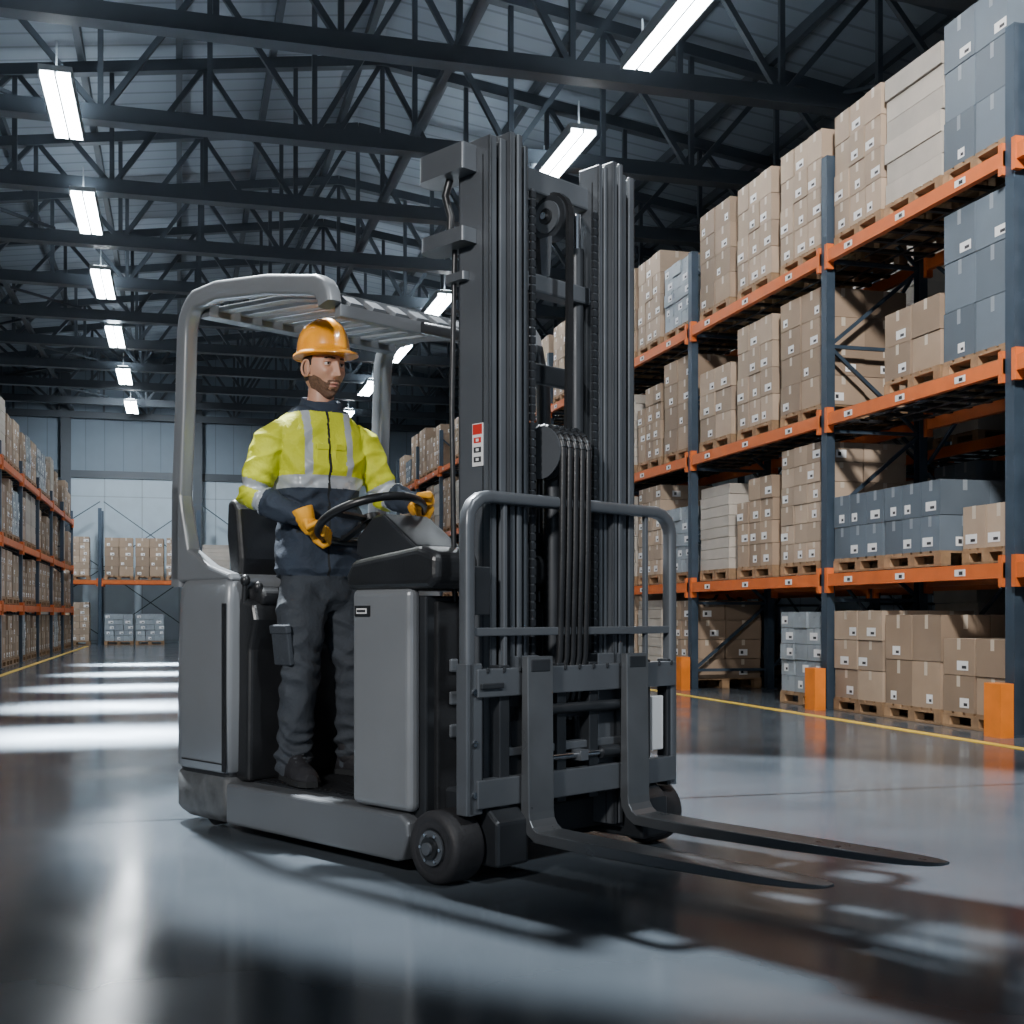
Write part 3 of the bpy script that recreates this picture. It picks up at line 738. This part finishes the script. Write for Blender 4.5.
for j in range(NV+1):
    ph=-math.pi/2+math.pi*j/NV; ph=max(-1.56,min(1.56,ph)); rg=[]
    for i in range(NU):
        th=2*math.pi*i/NU
        X=math.cos(ph)*math.cos(th);Y=math.cos(ph)*math.sin(th);Z=math.sin(ph)
        e=abs(math.cos(ph))**(.86 if Z<0 else 1.0)/max(1e-6,abs(math.cos(ph)))
        x=X*.094*e; y=Y*.074*e; z=Z*.122
        f=max(0,X)
        if z<0:
            k=min(1,-z/.122)
            y*=1-.16*sst(.25,1,k)-.10*k
            if X>0: x*=1-.04*k
            else: x*=1-.42*sst(0,1,k)
        if X>0:
            ay=abs(y)
            x*=(1-.07*g(y,0,.05))
            bp=0
            bp+=.015*g(z,-.116,.022)*g(y,0,.030)
            bp+=.0065*g(z,.029,.009)*g(ay,.026,.019)
            bp+=.003*g(z,.04,.03)*g(y,0,.05)
            bp-=.014*g(z,.010,.013)*g(ay,.032,.015)
            bp-=.006*g(z,.006,.016)*g(ay,.016,.007)
            bp+=.007*g(z,-.022,.016)*g(ay,.046,.016)
            bp-=.006*g(z,-.058,.022)*g(ay,.046,.014)
            t=(.034-z)/.070
            if z>-.036: nose=.006*g(z,.034,.012)+.027*max(0,min(1,t))**1.15
            else: nose=.027*math.exp(-((z+.036)/.0085)**2)
            wv=.0075+.0040*max(0,min(1,t))
            bp+=nose*g(y,0,wv)
            bp+=.009*g(z,-.036,.0085)*g(ay,.0135,.0065)
            bp-=.004*g(z,-.047,.005)*g(ay,.007,.004)
            bp-=.0025*g(z,-.054,.006)*g(y,0,.004)
            bp+=.0085*g(z,-.0645,.0052)*g(y,0,.019)
            bp+=.0090*g(z,-.0765,.0060)*g(y,0,.017)
            bp-=.0065*g(z,-.0702,.0024)*g(y,0,.021)
            bp+=.004*g(z,-.070,.02)*g(y,0,.032)
            bp-=.006*g(z,-.090,.007)*g(y,0,.022)
            x+=bp*min(1,f*2.4)
        rg.append(V((x,y,z)))
    rings.append(rg)
b.loft(rings,'skin',True)
me=b.mesh('head')
ms=['skin','beard','lips','hair']
me.materials.clear()
for m in ms: me.materials.append(M[m])
for p in me.polygons:
    c=p.center; k='skin'; ay=abs(c.y)
    if c.z>.060 or (c.x<-.004 and c.z>-.050) or (c.x<.022 and c.z>.004): k='hair'
    if c.x>-.006 and c.x<.012 and c.z>-.05 and c.z<.01: k='hair' if c.x>.002 and c.z>-.03 else k
    nz=noise.noise(c*90)*.003
    if c.x>-.008 and k!='hair':
        front=sst(.030,.078,c.x)
        top=-.034-.036*front
        if c.z<top+nz and not(ay<.022 and c.x>.06 and c.z>-.090): k='beard'
        if ay<.027 and c.x>.06 and -.0595+nz*.5<c.z<-.051+nz-.10*ay*.6: k='beard'
        if .021<ay<.030 and -.088<c.z<-.054: k='beard'
        if ay<.009 and -.100<c.z<-.084: k='beard'
    lw=.0215
    if c.x>.06 and ay<lw and abs(c.z+.0705)<.0095*(1-(ay/lw)**2)**.6: k='lips'
    if c.x>.04 and .010<ay<.047 and abs(c.z-(.0300+.10*min(ay-.010,.020)-.22*max(0,ay-.034)))<.0042*(1-.5*abs(ay-.024)/.024): k='hair'
    if c.x<-.02 and c.z<-.06: k='skin'
    p.material_index=ms.index(k)
HM=Matrix.Translation(HC)@Matrix.Rotation(HY,4,'Z')@Matrix.Rotation(R(1),4,'Y')@Matrix.Scale(1.13,4)
o=bpy.data.objects.new('head',me); COL.objects.link(o); o.parent=OP; o.matrix_local=HM
b=MB()
for s in(-1,1):
    b.ell((.0660,s*.0315,.0095),.0125,.0125,.0115,'eye',20,12)
    b.ell((.0755,s*.0315-.0015,.0098),.0042,.0056,.0056,'iris',14,8)
    b.ell((.0665,s*.0315,.0172),.0145,.0160,.0056,'skin',18,8); b.ell((.0655,s*.0315,.0015),.0138,.0150,.0040,'skin',18,8)
    b.ell((.0705,s*.0315,.0140),.0115,.0125,.0014,'hair',18,6)
    pts=[V((-.008+.017*math.cos(R(t)),s*(.0765+.007*math.cos(R(t-180))) ,-.004+.030*math.sin(R(t)))) for t in range(0,360,24)]
    b.tube(pts,.0048,'skin',8,True,up=V((0,1,0)))
    b.ell((-.006,s*.074,-.004),.016,.006,.027,'skin',14,8); b.ell((.002,s*.077,-.030),.008,.005,.009,'skin',10,6)
o=b.obj('face_details',OP); o.matrix_local=HM
b=MB(); caps(b,[(V((-1.15,.33,1.80)),.060),(V((-1.14,.33,1.88)),.057),(V((-1.13,.33,1.95)),.057)],'skin',24); b.obj('neck',OP)
b=MB(); NU=96; rings=[]
for q in[(1.0,-.004,1),(1.0,.004,1),(.93,.008,.75),(.885,.012,.3),(.875,.018,0),(.87,.030,0),(.85,.055,0),(.79,.085,0),(.67,.112,0),(.50,.130,0),(.31,.140,0),(.12,.145,0),(.01,.146,0)]:
    s,z,br=q; rg=[]
    z*=.95
    for i in range(NU):
        th=2*math.pi*i/NU; X,Y=math.cos(th),math.sin(th)
        rx,ry=.132,.108
        x=rx*s*X; y=ry*s*Y
        x+=br*.045*max(0,X)**1.5
        zz=z-br*.014*max(0,X)
        if br==0:
            for yc,am in((0,.008),(.032,.005),(-.032,.005)): zz+=am*math.exp(-((y-yc)/.0085)**2)*min(1,(z-.014)/.04)*(1 if abs(x)<.11 else .4)
            rr=1+.03*math.exp(-((y)/.012)**2)*(1 if X>0 else .6)*(1 if z>.03 else 0)
            x*=rr
        rg.append(V((x,y,zz)))
    rings.append(rg)
b.loft(rings,'hat',True)
o=b.obj('hard_hat',OP); o.matrix_local=HM@Matrix.Translation((-.002,0,.050))@Matrix.Rotation(R(-2),4,'Y')

# ------------------------------------------------------------------ lights
w=bpy.data.worlds.new('World'); S.world=w; w.use_nodes=True
nt=w.node_tree
nt.nodes['Background'].inputs[0].default_value=(.48,.57,.68,1); nt.nodes['Background'].inputs[1].default_value=1.0
def area(name,loc,sx,sy,power,spread,target=None,col=(.90,.96,1.)):
    l=bpy.data.lights.new(name,'AREA'); l.shape='RECTANGLE'; l.size=sx; l.size_y=sy; l.energy=power; l.spread=R(spread); l.color=col
    o=bpy.data.objects.new(name,l); COL.objects.link(o); o.location=loc
    if target is not None: o.rotation_euler=(Vector(target)-Vector(loc)).to_track_quat('-Z','Y').to_euler()
    return o
for i,y in enumerate([10.2,13.4,16.8,20.6,24.6]):
    area('aisle_downlight',(-.6,y,7.1),1.5,.9,900,14)
def spot(name,loc,tgt,p,ang,blend,r=.15,col=(.92,.97,1.)):
    l=bpy.data.lights.new(name,'SPOT'); l.energy=p; l.spot_size=R(ang); l.spot_blend=blend; l.shadow_soft_size=r; l.color=col
    o=bpy.data.objects.new(name,l); COL.objects.link(o); o.location=loc; o.rotation_euler=(Vector(tgt)-Vector(loc)).to_track_quat('-Z','Y').to_euler(); return o
spot('wall_fill_spot',(-1.5,35.5,6.9),(-1.5,43,3.2),1500,95,.8,.3,(.85,.93,1.))  # added fill to lift the back wall, no fixture here
spot('highbay_and_fill_spot',(-.6,8.2,7.1),(2.1,5.5,0.),10500,38,.16,.15)
spot('highbay_and_fill_spot',(-3.4,-1.6,4.2),(.6,5.4,1.5),2100,31,.5,.35,(1.,.97,.94))  # added fill on the truck from camera left, not a high-bay lamp
spot('rack_fill_spot',(3.0,4.0,7.2),(6.6,10.5,2.6),4200,75,.8,.3,(1.,.98,.95))  # added light for the near right rack, no fixture behind it
spot('highbay_and_fill_spot',(3.6,.2,6.5),(1.2,5.0,1.6),1500,29,.6,.3)  # added spot on mast and truck from front right, no real fixture
